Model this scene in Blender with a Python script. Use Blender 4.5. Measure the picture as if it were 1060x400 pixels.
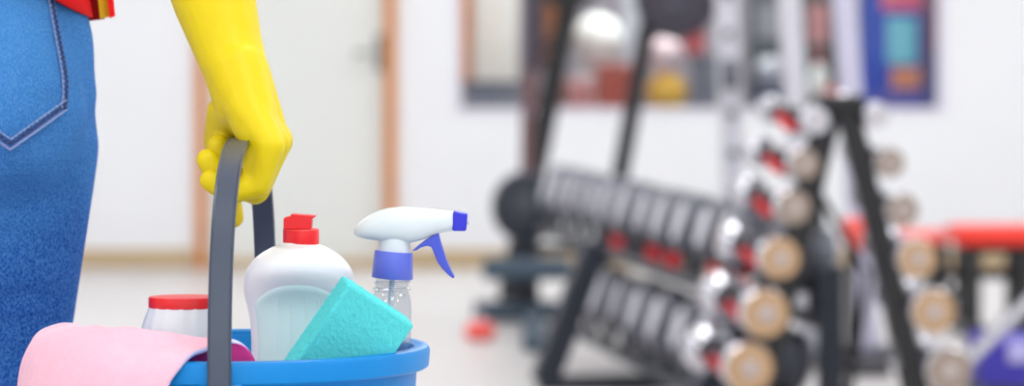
import bpy, bmesh, math, random
from mathutils import Vector, Matrix
from mathutils.bvhtree import BVHTree

for _o in list(bpy.data.objects):
    bpy.data.objects.remove(_o)
SC = bpy.context.scene
COL = SC.collection
R = math.radians
random.seed(7)

# ------------------------------------------------------------------ camera
F, HY, H = 3500.0, 54.0, 0.92          # focal length (px of a 1060 wide frame), horizon row, camera height
cam_d = bpy.data.cameras.new('camera')
cam = bpy.data.objects.new('camera', cam_d)
COL.objects.link(cam)
cam.location = (0, 0, H)
cam.rotation_euler = (R(90), 0, 0)
cam_d.sensor_width = 36.0
cam_d.lens = F / 1060 * 36
cam_d.shift_y = (HY - 200) / 1060
cam_d.clip_start, cam_d.clip_end = 0.05, 60
cam_d.dof.use_dof = True
cam_d.dof.focus_distance = 2.53
cam_d.dof.aperture_fstop = 6.2
SC.camera = cam

# ------------------------------------------------------------------ world, exposure
world = bpy.data.worlds.new('world')
SC.world = world
world.use_nodes = True
world.node_tree.nodes['Background'].inputs[0].default_value = (0.9, 0.95, 1.0, 1)
world.node_tree.nodes['Background'].inputs[1].default_value = 0.6
SC.view_settings.view_transform = 'Standard'
SC.view_settings.look = 'None'
SC.view_settings.gamma = 1.0
SC.view_settings.use_curve_mapping = False
SC.view_settings.exposure = 0.0
PANEL_W = 18.6          # watts of each ceiling panel
FILL_W = 48.0            # watts of the fill lamp at the added window behind the camera
ADJ_W = 120.0            # watts in the room behind the glass


def P(px, py, Y):
    """photo pixel + depth -> world point"""
    return Vector(((px - 530) / F * Y, Y, H - (py - HY) / F * Y))


def area_light(name, loc, rot, sx, sy, watts, color=(1, 1, 1), parent=None):
    d = bpy.data.lights.new(name, 'AREA')
    d.shape = 'RECTANGLE'
    d.size, d.size_y, d.energy, d.color = sx, sy, watts, color
    o = bpy.data.objects.new(name, d)
    COL.objects.link(o)
    o.location, o.rotation_euler = loc, rot
    if parent:
        o.parent = parent
    return o


# ------------------------------------------------------------------ materials
def lin(c):
    return tuple((v / 255 / 12.92) if v / 255 <= 0.04045 else ((v / 255 + 0.055) / 1.055) ** 2.4 for v in c[:3]) + (1,)


MATS = {}


def mat(name, rgb, rough=0.5, metal=0.0, spec=0.5, var=0.0, vscale=20, bump=0.0, bscale=200, coat=0.0, sss=0.0, sheen=0.0):
    if name in MATS:
        return MATS[name]
    m = bpy.data.materials.new(name)
    m.use_nodes = True
    nt = m.node_tree
    b = nt.nodes['Principled BSDF']
    b.inputs['Base Color'].default_value = lin(rgb)
    b.inputs['Roughness'].default_value = rough
    b.inputs['Metallic'].default_value = metal
    b.inputs['Specular IOR Level'].default_value = spec
    b.inputs['Coat Weight'].default_value = coat
    b.inputs['Sheen Weight'].default_value = sheen
    if sss:
        b.inputs['Subsurface Weight'].default_value = sss
        b.inputs['Subsurface Radius'].default_value = (0.01, 0.01, 0.008)
    tc = nt.nodes.new('ShaderNodeTexCoord')
    if var:
        n = nt.nodes.new('ShaderNodeTexNoise')
        n.inputs['Scale'].default_value = vscale
        n.inputs['Detail'].default_value = 4
        nt.links.new(tc.outputs['Object'], n.inputs['Vector'])
        mx = nt.nodes.new('ShaderNodeMix')
        mx.data_type = 'RGBA'
        mx.inputs['A'].default_value = lin([max(0, v * (1 - var)) for v in rgb])
        mx.inputs['B'].default_value = lin([min(255, v * (1 + var)) for v in rgb])
        nt.links.new(n.outputs['Fac'], mx.inputs['Factor'])
        nt.links.new(mx.outputs['Result'], b.inputs['Base Color'])
    if bump:
        n2 = nt.nodes.new('ShaderNodeTexNoise')
        n2.inputs['Scale'].default_value = bscale
        n2.inputs['Detail'].default_value = 3
        nt.links.new(tc.outputs['Object'], n2.inputs['Vector'])
        bp = nt.nodes.new('ShaderNodeBump')
        bp.inputs['Strength'].default_value = bump
        bp.inputs['Distance'].default_value = 0.002
        nt.links.new(n2.outputs['Fac'], bp.inputs['Height'])
        nt.links.new(bp.outputs['Normal'], b.inputs['Normal'])
    MATS[name] = m
    return m


def clear_mat(name, tint, gloss=0.12, rough=0.03):
    m = bpy.data.materials.new(name)
    m.use_nodes = True
    nt = m.node_tree
    nt.nodes.clear()
    out = nt.nodes.new('ShaderNodeOutputMaterial')
    tr = nt.nodes.new('ShaderNodeBsdfTransparent')
    tr.inputs[0].default_value = lin(tint)
    gl = nt.nodes.new('ShaderNodeBsdfGlossy')
    gl.inputs['Roughness'].default_value = rough
    lw = nt.nodes.new('ShaderNodeLayerWeight')
    lw.inputs['Blend'].default_value = 0.35
    mth = nt.nodes.new('ShaderNodeMath')
    mth.operation = 'MULTIPLY_ADD'
    mth.inputs[1].default_value = 0.6
    mth.inputs[2].default_value = gloss
    mx = nt.nodes.new('ShaderNodeMixShader')
    nt.links.new(lw.outputs['Facing'], mth.inputs[0])
    nt.links.new(mth.outputs[0], mx.inputs[0])
    nt.links.new(tr.outputs[0], mx.inputs[1])
    nt.links.new(gl.outputs[0], mx.inputs[2])
    nt.links.new(mx.outputs[0], out.inputs['Surface'])
    MATS[name] = m
    return m


def denim_mat():
    m = bpy.data.materials.new('denim')
    m.use_nodes = True
    nt = m.node_tree
    L = nt.links.new
    b = nt.nodes['Principled BSDF']
    b.inputs['Roughness'].default_value = 0.85
    b.inputs['Specular IOR Level'].default_value = 0.06
    tc = nt.nodes.new('ShaderNodeTexCoord')
    # slub grain of the cloth
    mp = nt.nodes.new('ShaderNodeMapping')
    mp.inputs['Scale'].default_value = (1.0, 1.0, 0.55)
    L(tc.outputs['Object'], mp.inputs['Vector'])
    n1 = nt.nodes.new('ShaderNodeTexNoise')
    n1.inputs['Scale'].default_value = 850
    n1.inputs['Detail'].default_value = 3
    L(mp.outputs[0], n1.inputs['Vector'])
    r1 = nt.nodes.new('ShaderNodeValToRGB')
    r1.color_ramp.elements[0].position = 0.36
    r1.color_ramp.elements[1].position = 0.68
    L(n1.outputs['Fac'], r1.inputs[0])
    # soft wash with shading painted in: seat paler, thigh darker
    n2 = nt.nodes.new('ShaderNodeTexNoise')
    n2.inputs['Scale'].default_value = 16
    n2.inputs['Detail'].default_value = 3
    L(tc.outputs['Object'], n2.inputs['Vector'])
    sp = nt.nodes.new('ShaderNodeVectorMath')          # paler patch over the seat: wash plus painted shading
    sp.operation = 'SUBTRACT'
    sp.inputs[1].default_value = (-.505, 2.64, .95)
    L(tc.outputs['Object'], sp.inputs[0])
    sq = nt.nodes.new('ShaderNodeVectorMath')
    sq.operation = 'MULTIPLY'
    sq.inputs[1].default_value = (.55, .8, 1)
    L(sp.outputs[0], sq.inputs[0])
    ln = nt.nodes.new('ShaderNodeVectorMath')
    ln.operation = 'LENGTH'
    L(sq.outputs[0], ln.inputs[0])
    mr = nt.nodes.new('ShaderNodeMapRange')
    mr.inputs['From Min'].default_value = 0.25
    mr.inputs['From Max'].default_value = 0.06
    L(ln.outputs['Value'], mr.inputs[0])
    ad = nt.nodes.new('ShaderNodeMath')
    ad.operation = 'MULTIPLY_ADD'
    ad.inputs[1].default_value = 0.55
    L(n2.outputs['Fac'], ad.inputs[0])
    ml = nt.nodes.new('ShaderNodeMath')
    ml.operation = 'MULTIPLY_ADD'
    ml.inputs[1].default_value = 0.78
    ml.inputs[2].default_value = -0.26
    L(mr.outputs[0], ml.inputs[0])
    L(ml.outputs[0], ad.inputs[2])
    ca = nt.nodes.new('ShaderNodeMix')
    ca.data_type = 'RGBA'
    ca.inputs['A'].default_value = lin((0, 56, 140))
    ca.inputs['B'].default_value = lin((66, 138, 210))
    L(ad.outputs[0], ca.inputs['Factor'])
    cb = nt.nodes.new('ShaderNodeMix')
    cb.data_type = 'RGBA'
    cb.blend_type = 'MIX'
    cb.inputs['B'].default_value = lin((108, 168, 226))
    L(ca.outputs['Result'], cb.inputs['A'])
    mg = nt.nodes.new('ShaderNodeMath')
    mg.operation = 'MULTIPLY'
    mg.inputs[1].default_value = 0.46
    L(r1.outputs[0], mg.inputs[0])
    L(mg.outputs[0], cb.inputs['Factor'])
    L(cb.outputs['Result'], b.inputs['Base Color'])
    # creases across the thigh
    mp3 = nt.nodes.new('ShaderNodeMapping')
    mp3.inputs['Scale'].default_value = (5, 5, 26)
    L(tc.outputs['Object'], mp3.inputs['Vector'])
    n3 = nt.nodes.new('ShaderNodeTexNoise')
    n3.inputs['Scale'].default_value = 1.0
    n3.inputs['Detail'].default_value = 3
    L(mp3.outputs[0], n3.inputs['Vector'])
    b1 = nt.nodes.new('ShaderNodeBump')
    b1.inputs['Strength'].default_value = 0.5
    b1.inputs['Distance'].default_value = 0.012
    L(n3.outputs['Fac'], b1.inputs['Height'])
    b2 = nt.nodes.new('ShaderNodeBump')
    b2.inputs['Strength'].default_value = 0.5
    b2.inputs['Distance'].default_value = 0.0008
    L(n1.outputs['Fac'], b2.inputs['Height'])
    L(b1.outputs[0], b2.inputs['Normal'])
    L(b2.outputs[0], b.inputs['Normal'])
    MATS['denim'] = m
    return m


def emit_mat(name, rgb, strength):
    m = bpy.data.materials.new(name)
    m.use_nodes = True
    b = m.node_tree.nodes['Principled BSDF']
    b.inputs['Base Color'].default_value = lin(rgb)
    b.inputs['Emission Color'].default_value = lin(rgb)
    b.inputs['Emission Strength'].default_value = strength
    MATS[name] = m
    return m


WALL = mat('wall_paint', (238, 240, 244), 0.7, var=0.01, vscale=3)
DOORW = mat('door_white', (228, 231, 228), 0.5, var=0.01, vscale=3)
FLOOR = mat('floor_vinyl', (205, 202, 202), 0.35, var=0.03, vscale=1.5)
CEIL = mat('ceiling_paint', (240, 240, 240), 0.9, var=0.01)
OAK = mat('oak_trim', (208, 130, 50), 0.5, var=0.08, vscale=9)
TAN = mat('tan_skirting', (194, 170, 134), 0.5, var=0.05, vscale=8)
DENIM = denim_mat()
GLOVE = mat('yellow_latex', (224, 200, 4), 0.45, spec=0.3, var=0.02, vscale=60, bump=0.12, bscale=700, sss=0.08)
BUCKET = mat('blue_plastic', (0, 130, 206), 0.4, spec=0.3, var=0.02, vscale=30, bump=0.05, bscale=300)
HANDLE = mat('grey_plastic', (68, 77, 94), 0.28, var=0.03, vscale=40)
REDCAP = mat('red_cap', (238, 26, 34), 0.35, var=0.02, vscale=40)
SOAPW = mat('soap_bottle_plastic', (238, 242, 248), 0.28, var=0.01, vscale=20, sss=0.15)
MINT = mat('mint_liquid', (212, 240, 241), 0.22, var=0.02, vscale=24, sss=0.1)
JARW = mat('white_ribbed_plastic', (234, 238, 244), 0.35, var=0.015, vscale=20)
SPRAYW = mat('sprayer_white', (212, 220, 226), 0.3, var=0.01)
COLLAR = mat('periwinkle_plastic', (92, 108, 214), 0.35, var=0.02)
TRIG = mat('trigger_blue', (66, 82, 200), 0.35, var=0.02)
NOZZ = mat('nozzle_blue', (38, 42, 200), 0.35, var=0.02)
PANE = clear_mat('window_glass', (244, 248, 248), 0.015, 0.02)
CLEAR = clear_mat('clear_plastic', (238, 243, 247), 0.08, 0.08)
SPONGE = mat('aqua_sponge', (92, 212, 214), 0.9, spec=0.1, var=0.10, vscale=700, bump=0.35, bscale=600)
PINK = mat('pink_cloth', (246, 190, 208), 0.9, spec=0.1, var=0.035, vscale=120, bump=0.4, bscale=500, sheen=0.2)
PINKU = mat('shaded_magenta_underside', (226, 70, 150), 0.9, spec=0.1, var=0.04, vscale=80)  # underside of the cloth in shadow, the shade put into the magenta
PINKE = mat('lavender_cloth_edge', (206, 206, 244), 0.9, spec=0.1, var=0.02, vscale=80)
REDSH = mat('red_shirt', (236, 14, 22), 0.75, spec=0.2, var=0.03, vscale=50, bump=0.1, bscale=600)
DRED = mat('dark_red_lining', (150, 14, 20), 0.8, spec=0.2, var=0.03, vscale=50)
YTRIM = mat('yellow_trim', (232, 190, 40), 0.7, spec=0.2, var=0.03, vscale=50)
HEMM = mat('pocket_hem_thread', (150, 168, 218), 0.85, spec=0.1, var=0.06, vscale=300)
STIT = mat('dark_thread', (76, 80, 126), 0.8, spec=0.1, var=0.05, vscale=300)
STIL = mat('pale_thread', (140, 160, 205), 0.8, spec=0.1, var=0.05, vscale=300)
SKIN = mat('skin', (224, 178, 152), 0.55, var=0.02, vscale=30)
HAIRM = mat('brown_hair', (84, 56, 38), 0.6, var=0.1, vscale=60)
SHOE = mat('white_shoe', (220, 220, 222), 0.5, var=0.02)
EYEM = mat('eye', (60, 50, 46), 0.2, var=0.02)
BLACKM = mat('black_steel', (20, 21, 25), 0.42, var=0.05)
NAVYM = mat('navy_steel', (28, 34, 48), 0.45, var=0.05)
RUBBER = mat('dark_rubber', (40, 40, 48), 0.6, var=0.05)
CHROME = mat('chrome', (206, 206, 214), 0.2, metal=1.0, var=0.01)
IRON = mat('grey_iron', (96, 98, 108), 0.32, metal=0.75, var=0.06)
DGREY = mat('dark_grey_iron', (62, 66, 74), 0.38, metal=0.4, var=0.06)
TANF = mat('tan_face', (186, 152, 116), 0.5, var=0.06, vscale=30)
TANG = mat('greyed_tan_face', (154, 138, 126), 0.5, var=0.06, vscale=30)
HUBM = mat('grey_hub', (182, 170, 168), 0.4, var=0.04)
REDP = mat('red_painted_steel', (222, 36, 44), 0.4, var=0.04)
REDV = mat('red_vinyl', (240, 52, 34), 0.4, var=0.03)
PINKV = mat('faded_red_vinyl', (238, 92, 84), 0.45, var=0.03)
LGREY = mat('light_grey_steel', (206, 206, 216), 0.35, var=0.02)
LAVG = mat('lavender_grey_steel', (200, 198, 220), 0.35, var=0.02)
MAROON = mat('maroon_post', (104, 76, 80), 0.5, var=0.05)
PGREY = mat('purple_grey_rubber', (62, 58, 72), 0.55, var=0.05)


# ------------------------------------------------------------------ mesh builder
class MB:
    def __init__(self):
        self.v, self.f, self.m = [], [], []

    def add(self, vs, fs, mi=0):
        o = len(self.v)
        self.v += [Vector(v) for v in vs]
        self.f += [tuple(i + o for i in f) for f in fs]
        self.m += [mi] * len(fs)
        return self

    def box(self, c, s, rot=None, mi=0):
        x, y, z = s[0] / 2, s[1] / 2, s[2] / 2
        vs = [Vector(p) for p in ((-x, -y, -z), (x, -y, -z), (x, y, -z), (-x, y, -z), (-x, -y, z), (x, -y, z), (x, y, z), (-x, y, z))]
        if rot is not None:
            vs = [rot @ p for p in vs]
        c = Vector(c)
        return self.add([p + c for p in vs], [(3, 2, 1, 0), (4, 5, 6, 7), (0, 1, 5, 4), (1, 2, 6, 5), (2, 3, 7, 6), (3, 0, 4, 7)], mi)

    def rings(self, rings, cap=True, mi=0, closed=True):
        n = len(rings[0])
        vs = [p for r in rings for p in r]
        fs = []
        for i in range(len(rings) - 1):
            for j in range(n if closed else n - 1):
                k = (j + 1) % n
                fs.append((i * n + j, i * n + k, (i + 1) * n + k, (i + 1) * n + j))
        if cap:
            fs.append(tuple(range(n - 1, -1, -1)))
            fs.append(tuple((len(rings) - 1) * n + j for j in range(n)))
        return self.add(vs, fs, mi)

    def tube(self, pts, rad, n=14, cap=True, mi=0):
        pts = [Vector(p) for p in pts]
        if not isinstance(rad, (list, tuple)):
            rad = [rad] * len(pts)
        rg = []
        t0 = (pts[1] - pts[0]).normalized()
        u = t0.orthogonal().normalized()
        for i, p in enumerate(pts):
            a = pts[max(0, i - 1)]
            b = pts[min(len(pts) - 1, i + 1)]
            t = (b - a).normalized()
            u = (u - t * u.dot(t)).normalized()
            w = t.cross(u)
            rg.append([p + (u * math.cos(2 * math.pi * k / n) + w * math.sin(2 * math.pi * k / n)) * rad[i] for k in range(n)])
        return self.rings(rg, cap, mi)

    def lathe(self, prof, M=None, n=28, sx=1.0, sy=1.0, cap=True, mi=0):
        """prof: (r, z) pairs from the bottom up, about local Z"""
        rg = []
        for r, z in prof:
            ring = [Vector((r * sx * math.cos(2 * math.pi * k / n), r * sy * math.sin(2 * math.pi * k / n), z)) for k in range(n)]
            rg.append([M @ p for p in ring] if M is not None else ring)
        return self.rings(rg, cap, mi)

    def prism(self, poly, off, mi=0):
        """poly: list of points, extruded by off"""
        n = len(poly)
        off = Vector(off)
        vs = [Vector(p) for p in poly] + [Vector(p) + off for p in poly]
        fs = [tuple(range(n)), tuple(range(2 * n - 1, n - 1, -1))]
        fs += [(i, i + n, (i + 1) % n + n, (i + 1) % n) for i in range(n)]
        return self.add(vs, fs, mi)

    def mesh(self, name, mats, smooth=True):
        me = bpy.data.meshes.new(name)
        me.from_pydata([tuple(v) for v in self.v], [], self.f)
        for m in (mats if isinstance(mats, (list, tuple)) else [mats]):
            me.materials.append(m)
        for p, mi in zip(me.polygons, self.m):
            p.material_index = mi
        bm = bmesh.new()
        bm.from_mesh(me)
        bmesh.ops.recalc_face_normals(bm, faces=bm.faces)
        bm.to_mesh(me)
        bm.free()
        if smooth:
            me.polygons.foreach_set('use_smooth', [True] * len(me.polygons))
            try:
                me.set_sharp_from_angle(angle=R(38))
            except Exception:
                pass
        me.update()
        return me

    def build(self, name, mats, parent=None, smooth=True, bevel=0.0, seg=2, world=False):
        o = bpy.data.objects.new(name, self.mesh(name, mats, smooth))
        return link(o, parent, bevel, seg, world)


def link(o, parent=None, bevel=0.0, seg=2, world=False):
    COL.objects.link(o)
    if parent is not None:
        o.parent = parent
        if world:
            o.location = -Vector(parent.location)
    if bevel:
        b = o.modifiers.new('bevel', 'BEVEL')
        b.width, b.segments, b.limit_method, b.angle_limit = bevel, seg, 'ANGLE', R(40)
        b.harden_normals = False
    return o


def tag(o, label=None, cat=None, group=None, kind=None):
    if label:
        o['label'] = label
    if cat:
        o['category'] = cat
    if group:
        o['group'] = group
    if kind:
        o['kind'] = kind
    return o


def thing(name, loc, label, cat, group=None):
    o = bpy.data.objects.new(name, None)
    o.empty_display_size = 0.05
    COL.objects.link(o)
    o.location = loc
    return tag(o, label, cat, group)


def struct(o):
    o['kind'] = 'structure'
    return o


def copy_tree(o, parent=None):
    c = o.copy()
    COL.objects.link(c)
    if parent is not None:
        c.parent = parent
    for ch in list(o.children):
        copy_tree(ch, c)
    return c


_b = bmesh.new()
UNIT = [v_.co.copy() for v_ in bmesh.ops.create_icosphere(_b, subdivisions=3, radius=1.0)['verts']]
_b.free()


def blob(name, caps, voxel, smooth_it, material, extra=None):
    """one continuous surface from tapered limbs: caps = [(p, r, q, r2)], voxel union, smoothed"""
    V_, F_ = [], []
    for p, r, q, r2 in caps:
        bm = bmesh.new()
        for c, rr in ((Vector(p), r), (Vector(q), r2)):
            for d in UNIT:
                bm.verts.new(c + d * rr)
        res = bmesh.ops.convex_hull(bm, input=bm.verts)
        bmesh.ops.delete(bm, geom=[v_ for v_ in bm.verts if not v_.link_faces], context='VERTS')
        bmesh.ops.recalc_face_normals(bm, faces=bm.faces)
        bm.verts.index_update()
        o_ = len(V_)
        V_ += [tuple(v_.co) for v_ in bm.verts]
        F_ += [tuple(v_.index + o_ for v_ in f.verts) for f in bm.faces]
        bm.free()
    me = bpy.data.meshes.new(name)
    me.from_pydata(V_, [], F_)
    o = bpy.data.objects.new(name, me)
    COL.objects.link(o)
    rm = o.modifiers.new('remesh', 'REMESH')
    rm.mode, rm.voxel_size = 'VOXEL', voxel
    sm = o.modifiers.new('smooth', 'SMOOTH')
    sm.factor, sm.iterations = 0.5, smooth_it
    dg = bpy.context.evaluated_depsgraph_get()
    dg.update()
    new = bpy.data.meshes.new_from_object(o.evaluated_get(dg))
    o.modifiers.clear()
    o.data = new
    new.name = name
    new.materials.clear()
    new.materials.append(material)
    new.polygons.foreach_set('use_smooth', [True] * len(new.polygons))
    return o


# ================================================================== THE ROOM
WY = 14.4                                   # back wall
XL, XR, YB, ZC = -4.6, 5.6, -3.2, 3.1
s_w = F / WY
wx0, wx1, wz0, wz1 = (470 - 530) / s_w, (980 - 530) / s_w, H - (118 - HY) / s_w, 2.3     # glazed opening
dx0, dx1, dz1 = (215 - 530) / s_w, (399 - 530) / s_w, 2.08                             # door leaf

m = MB().box(((XL + XR) / 2, (YB + WY) / 2, -0.05), (XR - XL + .4, WY - YB + .4, 0.1))
floor = struct(m.build('floor', FLOOR, smooth=False))
ceil = struct(MB().box(((XL + XR) / 2, (YB + WY) / 2, ZC + 0.05), (XR - XL + .4, WY - YB + .4, 0.1)).build('ceiling', CEIL, smooth=False))


def wall_box(mb, x0, x1, z0, z1, y=WY, t=0.12):
    mb.box(((x0 + x1) / 2, y + t / 2, (z0 + z1) / 2), (x1 - x0, t, z1 - z0))


m = MB()
wall_box(m, XL, dx0, 0, ZC)
wall_box(m, dx0, dx1, dz1, ZC)
wall_box(m, dx1, wx0, 0, ZC)
wall_box(m, wx0, wx1, 0, wz0)
wall_box(m, wx0, wx1, wz1, ZC)
wall_box(m, wx1, XR, 0, ZC)
struct(m.build('wall_back', WALL, smooth=False))
struct(MB().box((XL - .06, (YB + WY) / 2, ZC / 2), (.12, WY - YB, ZC)).build('wall_left', WALL, smooth=False))
struct(MB().box((XR + .06, (YB + WY) / 2, ZC / 2), (.12, WY - YB, ZC)).build('wall_right', WALL, smooth=False))
# wall behind the camera; its unseen window is added for soft frontal fill
m = MB()
for a, b, c, d in ((XL, -2.8, 0, ZC), (3.8, XR, 0, ZC), (-2.8, 3.8, 0, .8), (-2.8, 3.8, 2.7, ZC)):
    wall_box(m, a, b, c, d, YB - .12)
struct(m.build('wall_front', WALL, smooth=False))
wn = bpy.data.objects.new('added_window', None)
COL.objects.link(wn)
wn.location = (0.5, YB, 0.8)
struct(wn)
m = MB()
for x in (-2.77, -.6, 1.6, 3.77):
    m.box((x, YB - .06, 1.75), (.06, .08, 1.9))
for z in (.83, 2.67):
    m.box((.5, YB - .06, z), (6.6, .08, .06))
m.build('added_window_frame', SPRAYW, wn, bevel=.004, world=True)
for a, b in ((-2.74, -.63), (-.57, 1.57), (1.63, 3.74)):
    MB().box(((a + b) / 2, YB - .06, 1.75), (b - a, .008, 1.78)).build('pane', PANE, wn, smooth=False, world=True)
area_light('front_fill', (0.5, YB + .02, 1.75), (R(90), 0, 0), 6.4, 1.8, FILL_W, (0.94, 0.97, 1.0))  # soft frontal fill lamp, added just inside the unseen window

# ceiling panels
proto = None
for x in (-2.6, 0.5, 3.6):
    for y in (-1.6, 1.2, 4.0, 6.8, 9.6, 12.4):
        if proto is None:
            t = thing('ceiling_light', (x, y, ZC), 'flat white recessed light panel in the gym ceiling', 'light', 'ceiling light panels')
            fm = MB()
            for sx in (-1, 1):
                fm.box((sx * .62, 0, -.015), (.04, 1.28, .03))
                fm.box((0, sx * .62, -.015), (1.2, .04, .03))
            fm.build('frame', SPRAYW, t, bevel=.003)
            MB().box((0, 0, -.006), (1.2, 1.2, .012)).build('diffuser', emit_mat('light_diffuser', (255, 253, 248), 3.0), t, smooth=False)
            proto = t
        else:
            t = copy_tree(proto)
            t.location = (x, y, ZC)
        area_light('panel_lamp', (x, y, ZC - .02), (0, 0, 0), 1.18, 1.18, PANEL_W, (.975, .985, 1.0))

# skirting along the back wall
m = MB()
for a, b in ((XL, dx0 - .06), (dx1 + .06, XR)):
    m.box(((a + b) / 2, WY - .01, .04), (b - a, .02, .08))
struct(m.build('baseboard_back', TAN, smooth=False, bevel=.004))

# door with orange-brown frame
d = bpy.data.objects.new('door_1', None)
COL.objects.link(d)
d.location = ((dx0 + dx1) / 2, WY, 0)
struct(d)
MB().box(((dx0 + dx1) / 2, WY + .05, dz1 / 2), (dx1 - dx0, .04, dz1)).build('leaf', DOORW, d, smooth=False, bevel=.003, world=True)
for x in (dx0 - .026, dx1 + .022):
    MB().box((x, WY - .005, dz1 / 2 + .02), (.046, .06, dz1 + .04)).build('jamb', OAK, d, smooth=False, bevel=.004, world=True)
MB().box(((dx0 + dx1) / 2, WY - .005, dz1 + .03), (dx1 - dx0 + .1, .06, .06)).build('head', OAK, d, smooth=False, bevel=.004, world=True)
MB().box(((dx0 + dx1) / 2, WY + .02, .02), (dx1 - dx0, .06, .04)).build('threshold', TAN, d, smooth=False, world=True)
h = P(391, 55, WY)
m = MB().box((h.x + .01, WY + .022, h.z), (.04, .012, .16))
m.tube([(h.x + .01, WY + .02, h.z), (h.x + .01, WY - .03, h.z), (h.x - .01, WY - .035, h.z), (h.x - .1, WY - .035, h.z)], .010, 10)
m.build('door_handle', mat('brushed_steel', (150, 152, 150), .35, metal=.6, var=.02), d, world=True)

# glazed opening into the next room
w = bpy.data.objects.new('window_1', None)
COL.objects.link(w)
w.location = ((wx0 + wx1) / 2, WY, wz0)
struct(w)
FRM = mat('window_frame_grey', (226, 224, 236), .5, var=.02)
for x in (wx0 + .015, wx1 - .015):
    MB().box((x, WY + .04, (wz0 + wz1) / 2), (.03, .1, wz1 - wz0)).build('frame_side', FRM, w, smooth=False, world=True)
for z in (wz0 + .012, wz1 - .012):
    MB().box(((wx0 + wx1) / 2, WY + .04, z), (wx1 - wx0 - .06, .1, .024)).build('frame_rail', FRM, w, smooth=False, world=True)
MB().box(((wx0 + wx1) / 2, WY + .05, (wz0 + wz1) / 2), (wx1 - wx0 - .06, .006, wz1 - wz0 - .048)).build('pane', PANE, w, smooth=False, world=True)

# next room
NY = 17.6
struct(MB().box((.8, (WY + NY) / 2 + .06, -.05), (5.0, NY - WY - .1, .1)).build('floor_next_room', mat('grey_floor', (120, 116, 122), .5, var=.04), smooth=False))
struct(MB().box((.8, (WY + NY) / 2 + .06, ZC - .1), (5.0, NY - WY - .1, .1)).build('ceiling_next_room', CEIL, smooth=False))
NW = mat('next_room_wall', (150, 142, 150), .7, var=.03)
struct(MB().box((.8, NY + .05, 1.5), (5.0, .1, 3.0)).build('wall_next_room_back', NW, smooth=False))
struct(MB().box((-1.75, (WY + NY) / 2 + .06, 1.5), (.1, NY - WY - .12, 3.0)).build('wall_next_room_left', NW, smooth=False))
struct(MB().box((3.35, (WY + NY) / 2 + .06, 1.5), (.1, NY - WY - .12, 3.0)).build('wall_next_room_right', NW, smooth=False))
t = copy_tree(proto)
t.location = (0.9, 15.6, ZC - .15)
t['label'] = 'flat white light panel in the ceiling behind the window glass'
area_light('panel_lamp', (0.9, 15.6, ZC - .17), (0, 0, 0), 1.18, 1.18, ADJ_W, (1, .98, .96))

# ------------------------------------------------------------------ things behind the glass, on a low counter
CY = 15.2
ct_z = P(0, 119, CY).z
t = thing('low_counter', (.8, CY + .1, 0), 'long grey counter behind the window glass carrying coloured gear', 'counter')
MB().box((.8, CY + .1, ct_z - .02), (2.9, .5, .04)).build('counter_top', mat('counter_grey', (120, 112, 120), .5, var=.03), t, bevel=.004, world=True)
for x in (-.6, .3, 1.3, 2.2):
    MB().box((x, CY + .1, (ct_z - .04) / 2), (.05, .46, ct_z - .04)).build('leg', NAVYM, t, world=True)


def px_box(name, x0, x1, y0, y1, Y, dep, material, label, cat, bevel=.006, tall=False, foot=False, lid=None):
    a, b = P(x0, y1, Y), P(x1, y0, Y)
    z0, z1 = (ct_z if not tall else a.z), b.z
    if foot:
        z0 = 0
    c = ((a.x + b.x) / 2, Y + dep / 2, (z0 + z1) / 2)
    r = thing(name, (c[0], c[1], z0), label, cat)
    MB().box(c, (b.x - a.x, dep, z1 - z0)).build('body', material, r, bevel=bevel, world=True)
    if lid:
        MB().box((c[0], c[1], z1 - .012), (b.x - a.x + .012, dep + .012, .02)).build('lid', lid, r, bevel=.003, world=True)
    return r


ORG = mat('orange_wood', (226, 138, 62), .5, var=.06, vscale=8)
WHT = mat('white_gear', (236, 236, 232), .5, var=.02)
px_box('timber_post', 471, 487, -240, 0, 15.7, .09, ORG, 'orange wooden post at the left end of the window', 'post', foot=True)
px_box('white_door_panel', 490, 536, -200, 0, 15.9, .05, WHT, 'tall white panel beside the orange post behind the glass', 'panel', foot=True)
px_box('grey_crate', 478, 538, 84, 118, 15.05, .22, mat('crate_grey', (132, 130, 142), .6, var=.05), 'grey crate on the counter below the white panel', 'crate', lid=DGREY)
px_box('maroon_box', 541, 556, 60, 118, 15.1, .15, mat('maroon_card', (130, 48, 58), .6, var=.05), 'small maroon box beside the grey crate', 'box', lid=DRED)
p0, p1 = P(574, 118, 15.25), P(574, -60, 15.25)
o = thing('rolled_mat', (p0.x, p0.y, ct_z), 'upright orange-brown rolled mat behind the window glass', 'mat')
mm = MB()
mm.lathe([(.05, 0), (.054, .01), (.054, p1.z - ct_z), (.05, p1.z - ct_z + .004)], Matrix.Translation((p0.x, p0.y, ct_z)))
mm.build('roll', mat('roll_brown', (176, 108, 66), .7, var=.06), o, world=True)
MB().lathe([(.056, 0), (.056, .03)], Matrix.Translation((p0.x, p0.y, ct_z + .3))).build('strap', NAVYM, o, world=True)


def px_ball(name, x, y, r_px, Y, material, label, cat='ball', band=None):
    c = P(x, y, Y)
    r = r_px / F * Y
    o = thing(name, (c.x, c.y, c.z - r), label, cat)
    prof = [(max(.001, r * math.sin(math.pi * k / 16)), -r * math.cos(math.pi * k / 16)) for k in range(17)]
    MB().lathe(prof, Matrix.Translation(c), n=28).build('shell', material, o, world=True)
    MB().tube([c + Vector((r * 1.004 * math.cos(a * math.pi / 14), r * 1.004 * math.sin(a * math.pi / 14), 0)) for a in range(29)], .004, 6, cap=False).build('seam', band or DGREY, o, world=True)
    return o


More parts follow.
